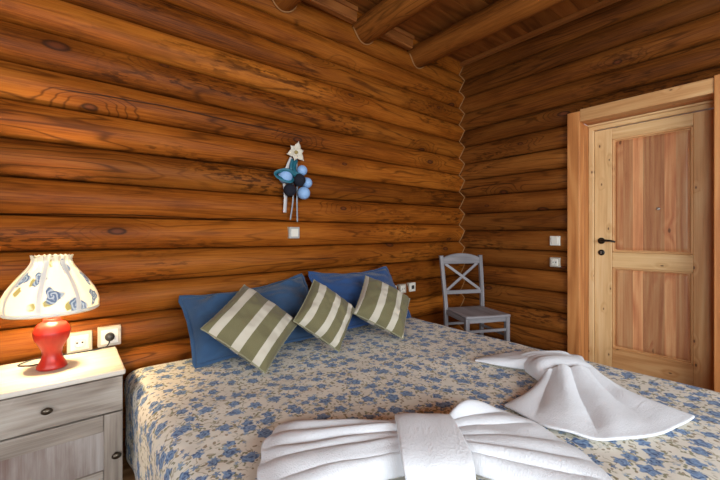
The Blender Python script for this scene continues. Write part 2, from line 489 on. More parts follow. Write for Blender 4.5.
M['shade_trim'] = translucent('shade_trim_cloth', (.88, .85, .77), .15)
def glow(name, col, s):
    t = NT(name); t.set(Base_Color=(.9, .85, .7), Emission_Color=col, Emission_Strength=s); return t.m
M['bulb'] = glow('bulb_glass', (1., .74, .41), 30.)
M['ball_light'] = plain('pale_blue_glitter', (.27, .45, .74), .55, bumpy=.4)
M['ball_dark'] = plain('navy_yarn', (.006, .007, .016), .9, bumpy=.6)
M['ribbon'] = plain('teal_ribbon', (.012, .12, .17), .5)
M['ribbon_white'] = plain('pale_ribbon', (.55, .52, .50), .6)
M['ribbon_grey'] = plain('grey_ribbon', (.30, .34, .38), .6)
M['petal'] = plain('cream_petal', (.66, .60, .48), .7)
M['petal_mid'] = plain('flower_heart', (.35, .25, .08), .7)

# ------------------------------------------------------------------ room shell
SP = .171                  # height of one course of logs
XW, YW = 3.17, 2.232       # seam planes of the door wall and of the bed wall
X0, Y0 = -2.3, -2.5        # the other two walls
ZC = 2.80                  # ceiling
BUL = .046                 # how far a log bulges into the room
RL = (SP * SP / 4 + BUL * BUL) / (2 * BUL)
BED_Z0 = 1.153 - 7 * SP    # lowest seams
DOOR_Z0 = 1.092 - 7 * SP

def bulge(z, z0):
    f = ((z - z0) / SP) % 1.0
    d = (f - .5) * SP
    return math.sqrt(max(RL * RL - d * d, 0)) - (RL - BUL)

def log_wall(name, z0, place, a0, a1, spans, mat, seed, step=.06, flat=()):
    """courses of logs along a; place(a, z, out) -> point; spans(zc) -> list of (a0, a1) kept"""
    mb = MB(); VS = [0, .012, .035, .07, .12, .2, .3, .4, .5, .6, .7, .8, .88, .93, .965, .988, 1]; n = len(VS) - 1
    k = 0
    z = z0 - SP
    while z < ZC:
        zc = z + SP / 2
        rnd = (math.sin((k + seed) * 12.9898) * 43758.5453) % 1.0
        uo, vo = rnd * 31, k * .73 + seed
        for (s0, s1) in spans(zc):
            nu = max(4, int((s1 - s0) / step))
            def fn(u, v, s0=s0, s1=s1, z=z, k=k):
                a = s0 + (s1 - s0) * u; v = VS[int(round(v * n))]
                w1 = noise.noise(Vector((a * .8, k * 3.7 + seed, .3)))
                lowz = z + .008 * noise.noise(Vector((a * .55, (k) * 5.1 + seed, 1.3)))
                upz = z + SP + .008 * noise.noise(Vector((a * .55, (k + 1) * 5.1 + seed, 1.3)))
                zz = lowz + (upz - lowz) * v
                d = (v - .5) * SP
                out = math.sqrt(max(RL * RL - d * d, 0)) - (RL - BUL)
                out *= 1 + .12 * w1
                out += .0025 * noise.noise(Vector((a * 6, v * 3 + k * 2, seed)))
                e = min(v, 1 - v)
                if e < .001: out = -.045
                elif e < .02: out -= .010
                for fa in flat:
                    if abs(a - fa) < .06 and zc < 2.1: out = min(out, .024)
                return place(a, min(max(zz, 0.), ZC + .02), out), (a + uo, v * .19 + vo)
            mb.grid(nu, n, fn, rnd)
        z += SP; k += 1
    o = mb.build(name, mat)
    return tag(o, kind='structure')

# bed wall (behind the pillows), along X
log_wall('wall_back', BED_Z0, lambda a, z, o: (a, YW - o, z), X0 - .05, XW + .06, lambda zc: [(X0 - .05, XW + .06)], M['log'], 3.)
# door wall, along Y; the courses stop at the door frame
DY0, DY1, DZ = .344, 1.096, 1.938      # clear opening
def door_spans(zc):
    return [(Y0 - .05, YW + .06)] if zc > 2.0 else [(Y0 - .05, DY0 - .07), (DY1 + .075, YW + .06)]
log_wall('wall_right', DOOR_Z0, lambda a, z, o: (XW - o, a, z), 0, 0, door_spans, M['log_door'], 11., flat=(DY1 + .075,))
# the two walls behind the photographer, each with a window opening
WX0, WX1, WZ0, WZ1 = -.9, 1.9, .75, 2.15
def front_spans(zc):
    return [(X0 - .05, XW + .05)] if not (WZ0 < zc < WZ1) else [(X0 - .05, WX0), (WX1, XW + .05)]
log_wall('wall_front', BED_Z0, lambda a, z, o: (a, Y0 + o, z), 0, 0, front_spans, M['log'], 23., step=.12)
LY0, LY1 = -1.9, -.5
def left_spans(zc):
    return [(Y0 - .05, YW + .05)] if not (WZ0 < zc < WZ1) else [(Y0 - .05, LY0), (LY1, YW + .05)]
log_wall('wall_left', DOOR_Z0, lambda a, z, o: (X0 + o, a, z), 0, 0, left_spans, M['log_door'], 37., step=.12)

mb = MB()
y = Y0 - .05
while y < YW + .05:
    mb.box(((X0 + XW) / 2 + .15, y + .07, -.02), (XW - X0 + .4, .139, .04), 0); y += .14
tag(mb.build('floor', M['floor'], bevel=.002), kind='structure')
mb = MB()
y = Y0 - .05
while y < YW + .05:
    mb.box(((X0 + XW) / 2, y + .0675, ZC + .015), (XW - X0 + .2, .134, .03), 0); y += .135
tag(mb.build('ceiling', M['plank'], bevel=.003), kind='structure')

# windows (behind the photographer): frame and glazing bars
def window(name, axis, a0, a1, fixed):
    mb = MB()
    def bar(ac, zc, da, dz):
        if axis == 0: mb.box((ac, fixed, zc), (da, .09, dz), 0 if da > dz else 2)
        else: mb.box((fixed, ac, zc), (.09, da, dz), 1 if da > dz else 2)
    am, zm = (a0 + a1) / 2, (WZ0 + WZ1) / 2
    for a in (a0, am, a1): bar(a, zm, .06, WZ1 - WZ0 + .06)
    for zz in (WZ0, zm + .2, WZ1): bar(am, zz, a1 - a0, .06)
    tag(mb.build(name, M['frame'], bevel=.004), kind='structure')
window('window_1', 0, WX0, WX1, Y0 + .0)
window('window_2', 1, LY0, LY1, X0 + .0)

# light caulk line zigzagging up the corner
pts = []
zz = .02
while zz < ZC - .02:
    pts.append((XW - bulge(zz, DOOR_Z0) - .004, YW - bulge(zz, BED_Z0) - .004, zz)); zz += .012
tag(MB().tube(pts, .0042, 6).build('trim_1', M['caulk']), kind='structure')

# ceiling beams, round logs running out from the bed wall
BR = .098
BEAMS = [(1.12, 2.655), (1.825, 2.668), (2.455, 2.660)]
blabels = ['round log ceiling beam at the top edge of the photo, nearest the lamp', 'middle one of the three round log ceiling beams',
           'round log ceiling beam nearest the corner above the chair']
caulk_curves = []
for (bx, bz), lb in zip(BEAMS, blabels):
    mb = MB(); ro = rng.uniform(0, 9)
    def fn(u, v, bx=bx, bz=bz, ro=ro):
        yy = Y0 - .02 + (YW - .003 - Y0 + .02) * u; a = 2 * PI * v
        r = BR * (1 + .03 * noise.noise(Vector((yy * .9, bx * 4, 0)))) + .002 * noise.noise(Vector((yy * 5, math.cos(a) * 2, math.sin(a) * 2 + bx)))
        return (bx + r * math.cos(a), yy, bz + r * math.sin(a)), (yy + ro, v * .6 + ro)
    mb.grid(80, 28, fn, rng.random())
    tag(mb.build('ceiling_beam', M['beam'], weld=False), lb, 'beam', 'round log ceiling beams')
    pts = []
    for i in range(41):
        a = PI + PI * i / 40
        x, z = bx + (BR + .003) * math.cos(a), bz + (BR + .003) * math.sin(a)
        pts.append((x, YW - bulge(z, BED_Z0) - .006, z))
    caulk_curves.append(pts)
mb = MB()
for p in caulk_curves: mb.tube(p, .0045, 6)
tag(mb.build('trim_2', M['caulk']), kind='structure')
# boards that close the gaps between the beams along the bed wall, with a bead on top
mb = MB()
edges = [X0] + [b[0] for b in BEAMS] + [XW]
for a, b in zip(edges[:-2], edges[1:-1]):
    a2, b2 = a + (.1 if a != X0 else 0), b - (.1 if b != XW else .05)
    mb.box(((a2 + b2) / 2, YW - .055, 2.745), (b2 - a2, .05, .085), 0)
    mb.box(((a2 + b2) / 2, YW - .068, 2.779), (b2 - a2, .055, .032), 0)
    mb.box(((a2 + b2) / 2, YW - .050, 2.697), (b2 - a2, .05, .012), 0)
tag(mb.build('trim_3', M['trim'], bevel=.004), kind='structure')
mb = MB().box((XW - .06, (Y0 + YW) / 2, 2.781), (.05, YW - Y0 - .06, .032), 1)
tag(mb.build('trim_4', M['trim'], bevel=.004), kind='structure')

# ------------------------------------------------------------------ door
FX = 3.10            # front face of the casing
LX = 3.30            # face of the leaf
d = thing('door_1', (LX, (DY0 + DY1) / 2, 0), None, None, kind='structure')
def cas(c, s, g, mat='frame', name='casing', bev=.005):
    return MB().box(c, s, g).build(name, M[mat], d, bevel=bev)
tw = .09
cas((FX + .05, DY1 + tw / 2, 1.012), (.10, tw, 2.02), 2)
cas((FX + .05, DY0 - tw / 2, 1.02), (.112, tw, 2.045), 2)
cas((FX + .05, (DY0 + DY1) / 2, DZ + .048), (.096, DY1 - DY0 - .001, .096), 1, 'pine')
# reveal boards between the casing and the frame
cas((FX + .155, DY1 + .015, DZ / 2), (.11, .03, DZ), 2, 'frame', 'jamb', .002)
cas((FX + .155, DY0 - .015, DZ / 2), (.11, .03, DZ), 2, 'frame', 'jamb', .002)
cas((FX + .155, (DY0 + DY1) / 2, DZ + .015), (.11, DY1 - DY0, .03), 1, 'frame', 'jamb', .002)
# door frame with a rounded stop
for yy, w in ((DY1 - .019, .038), (DY0 + .008, .016)):
    cas((LX - .006 + .03, yy, DZ / 2 - .02), (.08, w, DZ - .04), 2, 'pine_pale', 'door_frame', .006)
cas((LX - .006 + .03, (DY0 + DY1) / 2, DZ - .022), (.08, DY1 - DY0, .044), 1, 'pine_pale', 'door_frame', .006)
cas((LX - .03, (DY0 + DY1) / 2, DZ - .008), (.03, DY1 - DY0, .014), 1, 'pine_pale', 'door_frame', .004)
# leaf: stiles, rails, raised panels
YA, YB = .362, 1.056
ZT = 1.888
leaf = MB().box((LX + .032, (YA + YB) / 2, ZT / 2 + .005), (.024, YB - YA, ZT - .01), 2).build('leaf', M['pine'], d)
def lf(name, c, s, g, mat, bev=.004):
    return MB().box(c, s, g).build(name, M[mat], leaf, bevel=bev)
SL, SR = .118, .105
lf('stile', (LX + .02, YB - SL / 2, ZT / 2 + .005), (.04, SL, ZT - .01), 2, 'pine_pale')
lf('stile', (LX + .02, YA + SR / 2, ZT / 2 + .005), (.04, SR, ZT - .01), 2, 'pine')
pY0, pY1 = YA + SR, YB - SL
pc, pw = (pY0 + pY1) / 2, pY1 - pY0
lf('rail', (LX + .02, pc, 1.845), (.04, pw, .086), 1, 'pine_pale')
lf('rail', (LX + .02, pc, .862), (.04, pw, .115), 1, 'pine_pale')
lf('rail', (LX + .02, pc, .09), (.04, pw, .16), 1, 'pine')
def panel(z0, z1):
    def fn(u, v):
        yy = pY0 + pw * u; z = z0 + (z1 - z0) * v
        e = min(yy - pY0, pY1 - yy, z - z0, z1 - z)
        # groove, then a bevel up to the raised field
        x = LX + .026 - .017 * smooth01(.010, .034, e) + .004 * smooth01(0, .003, e) * (1 - smooth01(.003, .012, e))
        return (x, yy, z), (z, yy)
    nb = 60
    MB().grid(nb, nb, fn, .3).build('panel', M['pine_strip'], leaf)
    mb = MB()
    for (c, s, g) in (((LX + .012, pY0 + .007, (z0 + z1) / 2), (.022, .014, z1 - z0), 2), ((LX + .012, pY1 - .007, (z0 + z1) / 2), (.022, .014, z1 - z0), 2),
                      ((LX + .012, pc, z0 + .007), (.022, pw, .014), 1), ((LX + .012, pc, z1 - .007), (.022, pw, .014), 1)):
        mb.box(c, s, g)
    mb.build('moulding', M['pine'], leaf, bevel=.005)
panel(.92, 1.802); panel(.17, .805)
# lever handle, keyhole plate, peephole
hy, hz = YB - .048, 1.008
hn = MB().lathe([(.0, 0), (.025, 0), (.025, .006), (.020, .010), (.011, .012), (.010, .045), (.0, .047)], 24)
hn.v = [Vector((LX - p.z, hy + p.x, hz + p.y)) for p in hn.v]
hn.tube([(LX - .04, hy, hz), (LX - .046, hy - .03, hz + .004), (LX - .046, hy - .07, hz + .002), (LX - .044, hy - .105, hz - .006)], [.010, .0095, .008, .007], 12)
hn.build('handle', M['iron'], leaf)
kp = MB().lathe([(0, 0), (.023, 0), (.023, .005), (.018, .008), (0, .008)], 24)
kp.v = [Vector((LX - p.z, hy + p.x, .915 + p.y)) for p in kp.v]
kpo = kp.build('keyhole_plate', M['iron'], leaf)
MB().box((LX - .009, hy, .915), (.004, .006, .02), 2).build('keyhole', M['steel'], kpo)
pe = MB().lathe([(0, 0), (.011, 0), (.011, .006), (.006, .008), (0, .006)], 20)
pe.v = [Vector((LX + .009 - p.z, .655 + p.x, 1.245 + p.y)) for p in pe.v]
pe.build('peephole', M['steel'], leaf)

# ------------------------------------------------------------------ switches and sockets
def plate(name, pos, normal, size, label, cat, kind, group=None):
    """wall plate on a wooden pad; local x across, y up, z out of the wall"""
    n = Vector(normal); up = Vector((0, 0, 1)); x = up.cross(n)
    root = thing(name, pos, label, cat, group, basis(x, up, n, pos))
    h = size
    MB().box((0, 0, -.012), (h * 1.0, h * 1.0, .03), 0).build('back_box', M['plastic_rim'], root, bevel=.003, local=True)
    MB().box((0, 0, .006), (h, h, .010), 0).build('frame', M['grey_rim' if kind == 'grey' else 'plastic_rim' if kind in ('socket', 'plugged') else 'plastic'], root, bevel=.004, local=True)
    if kind in ('switch', 'grey'):
        MB().box((0, 0, .012), (h * .68, h * .68, .008), 0, M=Matrix.Rotation(.07, 3, 'X')).build('rocker', M['plastic'], root, bevel=.003, local=True)
    elif kind in ('socket', 'schuko', 'plugged'):
        MB().box((0, 0, .010), (h * .74, h * .74, .008), 0).build('insert', M['plastic'], root, bevel=.004, local=True)
        if kind != 'plugged':
            mb = MB().lathe([(.0205, .0), (.0235, .0), (.0235, .006), (.0205, .006)], 32, c=(0, 0, .012), caps=False)
            mb.build('rim', M['plastic'], root, local=True)
            mb = MB()
            for sx in (-1, 1):
                mb.lathe([(0, 0), (.0042, 0), (.0042, .0016), (0, .0016)], 14, c=(sx * .010, 0, .0140))
            mb.build('contact_holes', M['hole'], root, local=True)
            MB().box((0, -.020, .0145), (.006, .004, .003), 0).build('earth_clip', M['steel'], root, local=True)
    elif kind == 'frame_dark':
        MB().box((0, 0, .010), (h * .72, h * .72, .008), 0).build('insert', M['plastic'], root, bevel=.003, local=True)
        MB().box((0, 0, .0145), (h * .40, h * .40, .004), 0).build('port', M['hole'], root, local=True)
    return root
YB_ = YW - BUL + .004
plate('light_switch', (1.195, YB_ - .012, 1.072), (0, -1, 0), .078, 'single cream light switch in grey surround, on the log wall below the hanging ornament', 'light switch', 'grey')
plate('wall_socket', (.048, YB_ - .006, .548), (0, -1, 0), .096, 'cream wall socket with nothing plugged in, just right of the red lamp base', 'socket', 'socket')
s2 = plate('wall_socket', (.165, YB_ - .006, .556), (0, -1, 0), .096, 'wall socket holding a black plug, above the right end of the nightstand', 'socket', 'plugged')
plate('wall_socket', (2.135, YB_ - .006, .585), (0, -1, 0), .078, 'wall plate half behind the right striped cushion, leftmost of the row of three', 'socket', 'switch')
plate('wall_socket', (2.25, YB_ - .006, .588), (0, -1, 0), .078, 'middle plate of the three wall plates right of the bed', 'socket', 'socket')
plate('wall_socket', (2.37, YB_ - .006, .592), (0, -1, 0), .078, 'wall plate with dark square opening, rightmost of the three, nearest the chair', 'socket', 'frame_dark')
XD_ = XW - BUL + .004
plate('light_switch', (XD_ - .012, 1.283, 1.006), (-1, 0, 0), .078, 'upper cream wall plate left of the door, a plain rocker switch', 'light switch', 'switch')
plate('wall_socket', (XD_ - .012, 1.283, .83), (-1, 0, 0), .078, 'lower cream wall plate left of the door, under the rocker switch', 'socket', 'socket')

# ------------------------------------------------------------------ nightstand
NX0, NX1, NY0, NY1, NZ = -.305, .190, 1.775, 2.165, .505
ns = thing('nightstand', ((NX0 + NX1) / 2, (NY0 + NY1) / 2, 0), 'grey whitewashed wooden nightstand with a drawer and door, left of the bed', 'nightstand')
xc, yc = (NX0 + NX1) / 2, (NY0 + NY1) / 2
MB().box((xc, yc, NZ - .011), (NX1 - NX0, NY1 - NY0, .022), 0, rnd=.4).build('top', M['wash_lamplit_top'], ns, bevel=.006)
cx0, cx1, cy0 = NX0 + .01, NX1 - .008, NY0 + .014
mb = MB()
mb.box((cx0 + .009, (cy0 + NY1) / 2 + .005, .2515), (.018, NY1 - cy0 - .012, .461), 2)
mb.box((cx1 - .009, (cy0 + NY1) / 2 + .005, .2515), (.018, NY1 - cy0 - .012, .461), 2)
mb.box((xc, NY1 - .012, .26), (cx1 - cx0 - .036, .012, .44), 2)
mb.box((xc, (cy0 + NY1) / 2, .05), (cx1 - cx0 - .036, NY1 - cy0 - .03, .018), 0)
mb.box((xc, (cy0 + NY1) / 2 + .01, .334), (cx1 - cx0 - .036, NY1 - cy0 - .05, .016), 0)
mb.build('body', M['wash'], ns, bevel=.003)
for sx in (0, 1):
    for sy in (0, 1):
        MB().box((cx0 + .025 + sx * (cx1 - cx0 - .05), cy0 + .035 + sy * (NY1 - cy0 - .07), .0212), (.045, .045, .0405), 2).build('foot', M['wash'], ns, bevel=.003)
fw = cx1 - cx0 - .004
dr = MB().box((xc + .001, cy0 + .001, .4085), (fw, .020, .139), 0, rnd=.6, off=(3., 8.2)).build('drawer', M['wash'], ns, bevel=.003)
def knob(par, p):
    def fn2(a, r, z, t):
        return r, z
    k = MB().lathe([(0, 0), (.006, 0), (.005, .012), (.011, .018), (.013, .022), (.010, .027), (.0, .029)], 20)
    k.v = [Vector((p[0] + q.x * 1.35, p[1] - q.z, p[2] + q.y)) for q in k.v]
    k.build('knob', M['bronze'], par)
knob(dr, (-.057, cy0 - .009, .412))
do = MB().box((xc + .001, cy0 + .006, .183), (fw - .1, .008, .2), 2, rnd=.5).build('door', M['wash_panel'], ns)
dz0, dz1 = .042, .333
st = .064
mb = MB()
for xx in (cx0 + .002 + st / 2, cx1 - .002 - st / 2):
    mb.box((xx, cy0 + .001, (dz0 + dz1) / 2), (st, .020, dz1 - dz0), 2)
mb.box((xc, cy0 + .001, dz1 - .0335), (fw - 2 * st, .020, .067), 0)
mb.box((xc, cy0 + .001, dz0 + .0335), (fw - 2 * st, .020, .067), 0)
mb.build('door_frame', M['wash'], do, bevel=.003)
knob(do, (.157, cy0 - .009, .165))

# ------------------------------------------------------------------ table lamp
LXc, LYc, LZ = -.048, 1.99, NZ
lamp = thing('table_lamp', (LXc, LYc, LZ), 'lit bedside lamp with red base and floral bell shade, on the nightstand', 'lamp')
prof = [(0, 0), (.060, 0), (.066, .004), (.066, .012), (.056, .026), (.046, .045), (.042, .062), (.046, .082), (.060, .106), (.074, .126), (.0795, .146),
        (.0815, .160), (.0795, .163), (.078, .166), (.072, .180), (.060, .193), (.042, .201), (.038, .204), (.038, .212), (.030, .214), (0, .214)]
prof = [(a * .77, b * .97) for a, b in prof]
MB().lathe(prof, 56, c=(LXc, LYc, LZ)).build('base', M['red'], lamp)
MB().lathe([(0, .212), (.012, .212), (.012, .25), (.02, .252), (.02, .29), (0, .29)], 20, c=(LXc, LYc, LZ)).build('bulb_holder', M['plastic'], lamp)
MB().ball((LXc, LYc, LZ + .335), .033, sq=(1, 1, 1.3)).build('bulb', M['bulb'], lamp)
sp_ = [(.186, .240), (.193, .245), (.198, .258), (.199, .275), (.196, .292), (.188, .312), (.176, .333), (.160, .354), (.142, .376), (.124, .397), (.107, .416), (.094, .433), (.087, .446), (.086, .454), (.089, .464), (.091, .472)]
sp_ = [(a * (.80 - .07 * smooth01(.35, .46, b)), b) for a, b in sp_]
def pleat(a, r, z, t):
    g = smooth01(.62, .95, t)
    r2 = r * (1 + .055 * g * math.cos(a * 20) + .012 * math.cos(a * 8) * (1 - g)) + .004 * noise.noise(Vector((math.cos(a) * 4, math.sin(a) * 4, z * 9)))
    z2 = z + (.0025 * math.cos(a * 22) * smooth01(.9, 1, t))
    return r2, z2
sh = MB().lathe(sp_, 176, pleat, c=(LXc, LYc, LZ), caps=False).build('lamp_shade', M['shade'], lamp)
MB().lathe([(.145, .240), (.154, .2375), (.161, .243), (.162, .249), (.158, .253)], 96, c=(LXc, LYc, LZ), caps=False).build('hem', M['shade_trim'], sh)
mb = MB()
for i in range(8):
    a = 2 * PI * i / 8 + .56
    ct, si = math.cos(a), math.sin(a)
    for j in range(1, len(sp_) - 3):
        pass
    def fn(u, v, a=a):
        q = v * (len(sp_) - 4) + 1; j = min(int(q), len(sp_) - 2); f = q - j
        r = sp_[j][0] * (1 - f) + sp_[j + 1][0] * f + .0042; z = sp_[j][1] * (1 - f) + sp_[j + 1][1] * f
        aa = a + (u - .5) * .018 / r
        return (LXc + r * math.cos(aa), LYc + r * math.sin(aa), LZ + z), (u * .02, z)
    mb.grid(3, 26, fn)
mb.build('seam_tape', M['shade_trim'], sh)
MB().lathe([(.064, .450), (.058, .450)], 40, c=(LXc, LYc, LZ), caps=False).build('top_ring', M['steel'], sh)
mb = MB()
for i in range(3):
    a = 2 * PI * i / 3
    mb.tube([(LXc + .012 * math.cos(a), LYc + .012 * math.sin(a), LZ + .405), (LXc + .062 * math.cos(a), LYc + .062 * math.sin(a), LZ + .451)], .0015, 6)
mb.tube([(LXc, LYc, LZ + .375), (LXc, LYc, LZ + .412)], .004, 8)
mb.build('shade_spider', M['steel'], lamp)
# cord, lying behind the lamp and running to the plug
cord = [(-.12, 2.06, NZ + .004), (-.16, 2.10, NZ + .004), (-.10, 2.13, NZ + .012), (-.03, 2.145, NZ + .006), (.06, 2.147, NZ + .004), (.14, 2.150, NZ + .006), (.160, 2.150, NZ + .022), (.163, 2.148, NZ + .042)]
def spline(P, n=10):
    P = [Vector(p) for p in P]; out = []
    for i in range(len(P) - 1):
        a, b, c, e = P[max(i - 1, 0)], P[i], P[i + 1], P[min(i + 2, len(P) - 1)]
        for k in range(n):
            t = k / n
            out.append(.5 * ((2 * b) + (c - a) * t + (2 * a - 5 * b + 4 * c - e) * t * t + (3 * b - a - 3 * c + e) * t ** 3))
    out.append(P[-1]); return out
co = MB().tube(spline([(LXc - .03, LYc + .05, NZ + .012)] + cord), .003, 8).build('cord', M['glass_black'], lamp)
pg = MB().lathe([(0, 0), (.019, 0), (.021, .006), (.020, .026), (.013, .036), (0, .037)], 24)
pg.v = [Vector((.165 + q.x, 2.181 - q.z, .556 + q.y)) for q in pg.v]
pg.build('plug', M['glass_black'], lamp)

# ------------------------------------------------------------------ bed and bedspread
BX0, BX1, BY0, BY1, BZ = .218, 2.115, -.02, 2.075, .42
bed = thing('bed', ((BX0 + BX1) / 2, (BY0 + BY1) / 2, 0), 'low double bed under the blue floral bedspread, against the log wall', 'bed')
MB().box(((BX0 + BX1) / 2, (BY0 + BY1) / 2, .30), (BX1 - BX0 - .05, BY1 - BY0 - .05, .20), 0).build('mattress', M['mattress'], bed, bevel=.05, seg=4)
MB().box(((BX0 + BX1) / 2, (BY0 + BY1) / 2, .15), (BX1 - BX0 - .08, BY1 - BY0 - .06, .09), 0).build('base', M['floor'], bed, bevel=.004)
for sx in (0, 1):
    for sy in (0, 1):
        MB().box((BX0 + .09 + sx * (BX1 - BX0 - .18), BY0 + .09 + sy * (BY1 - BY0 - .18), .053), (.06, .06, .106), 2).build('leg', M['floor'], bed, bevel=.004)
RB = .075
def fold(p, a, b, drop, R=RB):
    """cloth coordinate p measured on the cloth, flat between a and b; returns (coordinate, fall)"""
    L = R * PI / 2
    def over(q):
        if q < L: t = q / R; return R * math.sin(t), R * (1 - math.cos(t))
        return R, R + (q - L)
    if p < a + R: o, f = over(a + R - p); return a + R - o, min(f, drop)
    if p > b - R: o, f = over(p - b + R); return b - R + o, min(f, drop)
    return p, 0.
def spread(u, v):
    sd = .43
    px = (BX0 - sd) + (BX1 - BX0 + 2 * sd) * u
    py = (BY0 - sd) + (BY1 - BY0 + sd + .10) * v
    x, fx = fold(px, BX0, BX1, BZ - .035); y, fy = fold(py, BY0, BY1, BZ - .035)
    f = max(fx, fy)
    z = BZ - f
    n1 = noise.noise(Vector((px * 3.1, py * 3.1, 1.7))); n2 = noise.noise(Vector((px * 9, py * 9, 4.2)))
    top = 1 - smooth01(0, .08, f)
    z += top * (.006 * n1 + .0022 * n2)
    if f > .05:
        w = smooth01(.05, .3, f) * .012
        if fx >= fy: x += w * (math.sin(py * 17 + 2 * n1)) * (1 if x > 1 else -1) * .6
        else: y += w * math.sin(px * 17 + 2 * n1)
    return (x, y, z), (px, py)
o = MB().grid(150, 150, spread).build('bedspread', M['floral'], sub=0)
tag(o, 'cream bedspread printed with small blue flowers, covering the whole bed', 'bedspread')

# ------------------------------------------------------------------ pillows and cushions
def pillow_mesh(w, h, T, seed, pinch=.06, n=44, wr=.006, sag=0., slope=0.):
    """closed cushion in its own frame: x across, z up, -y is the front"""
    def shape(sgn):
        def fn(u, v):
            a, b = u * 2 - 1, v * 2 - 1
            x = a * w / 2 * (1 - pinch * (1 - abs(b) ** 2.2)); z = b * h / 2 * (1 - pinch * 1.1 * (1 - abs(a) ** 2.2))
            if b > 0: z -= b * h * (sag * (1 - abs(a) ** 2) + slope * (1 - a) / 2)
            ea, eb = max(0., 1 - abs(a) ** 2.6), max(0., 1 - abs(b) ** 2.6)
            t = T / 2 * (ea * eb) ** .5
            n1 = noise.noise(Vector((a * 2.2 + seed, b * 2.2, sgn * 3.))); n2 = noise.noise(Vector((a * 5 + seed, b * 5, sgn * 7.)))
            fade = min(1, 3 * ea) * min(1, 3 * eb)
            t += (wr * 2.2 * n1 + wr * n2) * fade
            # creases running in from the corners
            cr = math.sin((a - b * .8) * 10 + 3 * n1) * abs(a * b) * wr * .8 + math.sin((a + b * .8) * 10 + 3 * n2) * abs(a * b) * wr * .8
            t += cr * fade
            return Vector((x, sgn * max(t, 0.0005), z)), (u, v)
        return fn
    return shape
def make_pillow(name, label, cat, group, mat, edge_mat, w, h, T, Mx, seed, pinch=.06, wr=.006, piping=.004, flange=0., uvs=1., sag=0., slope=0.):
    root = thing(name, (0, 0, 0), label, cat, group, Mx)
    sh = pillow_mesh(w, h, T, seed, pinch, wr=wr, sag=sag, slope=slope)
    mb = MB()
    mb.grid(44, 44, lambda u, v: (sh(-1)(u, v)[0], (u * uvs, v * uvs)))
    mb.grid(44, 44, lambda u, v: (sh(1)(u, v)[0], (u * uvs, v * uvs)), flip=True)
    o = mb.build('cover', mat, root, local=True, weld=True)
    per = []
    N = 30
    f = sh(-1)
    for k in range(N): per.append(f(k / N, 0)[0])
    for k in range(N): per.append(f(1, k / N)[0])
    for k in range(N): per.append(f(1 - k / N, 1)[0])
    for k in range(N): per.append(f(0, 1 - k / N)[0])
    per = [Vector((p.x, 0, p.z)) for p in per]
    if flange:
        mb = MB(); m = len(per)
        def fl(u, v):
            i = int(round(u * m)) % m; p = per[i]; q = per[(i + 1) % m] - per[i - 1]
            nrm = Vector((q.z, 0, -q.x)).normalized()
            cor = 1. 
            return p + nrm * (v * flange - .004) * cor + Vector((0, .004 * math.sin(i * .9) * v, 0)), (u * 3, v * .02)
        mb.grid(m, 2, fl)
        mb.build('flange', edge_mat, root, local=True, solid=.006)
    else:
        jit = [p * (1 + .006 * math.sin(i * 2.1)) for i, p in enumerate(per)]
        MB().tube(jit, piping, 6, closed=True).build('piping', edge_mat, root, local=True)
    return root
# two big blue pillows leaning back against the logs
def lean(cx, yb, zb, tilt, w, h, yaw=0., roll=0.):
    """frame of a pillow whose lower edge rests at (yb, zb) and which leans back by tilt"""
    R = Matrix.Rotation(yaw, 4, 'Z') @ Matrix.Rotation(-tilt, 4, 'X') @ Matrix.Rotation(roll, 4, 'Y')
    return Matrix.Translation((cx, yb, zb)) @ R @ Matrix.Translation((0, 0, h / 2))
make_pillow('pillow', 'large blue pillow on the left, behind the biggest striped cushion', 'pillow', 'blue pillows against the log wall', M['blue'], M['blue'],
            .75, .42, .19, lean(.850, 1.82, .455, .70, .75, .42, roll=-.035), 1.3, .05, .012, flange=.022, uvs=.7, sag=.07, slope=.12)
make_pillow('pillow', 'large blue pillow on the right, nearer the wall sockets', 'pillow', 'blue pillows against the log wall', M['blue2'], M['blue2'],
            .70, .42, .18, lean(1.615, 1.835, .462, .66, .73, .42, roll=.01), 5.7, .05, .011, flange=.022, uvs=.7, sag=.07, slope=.0)
def diamond(Tc, Lc, Bc, Rc):
    """frame of a square cushion standing on one corner, from its four corners"""
    T, L, B, R = map(Vector, (Tc, Lc, Bc, Rc))
    c = (T + B) / 2
    e1 = (B - L) + (R - T); e1.normalize()            # across the stripes
    e2 = (T - L) + (R - B); e2 = (e2 - e1 * e2.dot(e1)).normalized()
    n = e2.cross(e1) * 1.0                             # y axis (towards the back) = z x x
    return basis(e1, n, e2, c), (B - L).length
CU = [((.735, 1.876, .787), (.475, 1.709, .639), (.697, 1.539, .441), (.957, 1.706, .590)),
      ((1.106, 1.772, .795), (.909, 1.651, .618), (1.123, 1.559, .443), (1.320, 1.681, .620)),
      ((1.547, 1.834, .780), (1.323, 1.679, .593), (1.564, 1.516, .440), (1.788, 1.671, .625))]
CL = ['green cushion with three cream stripes, largest and leftmost of the three', 'green and cream striped cushion in the middle, between the two blue pillows',
      'green cushion with cream outer edges, rightmost of the three']
for k, (q, lb) in enumerate(zip(CU, CL)):
    Mx, side = diamond(*q)
    make_pillow('striped_cushion', lb, 'cushion', 'striped cushions on the bed', M['stripe2' if k == 2 else 'stripe'], M['cush_edge'], side * 1.03, side * 1.03, .17, Mx, 11.1 * (k + 1), .045, .005, .0035)

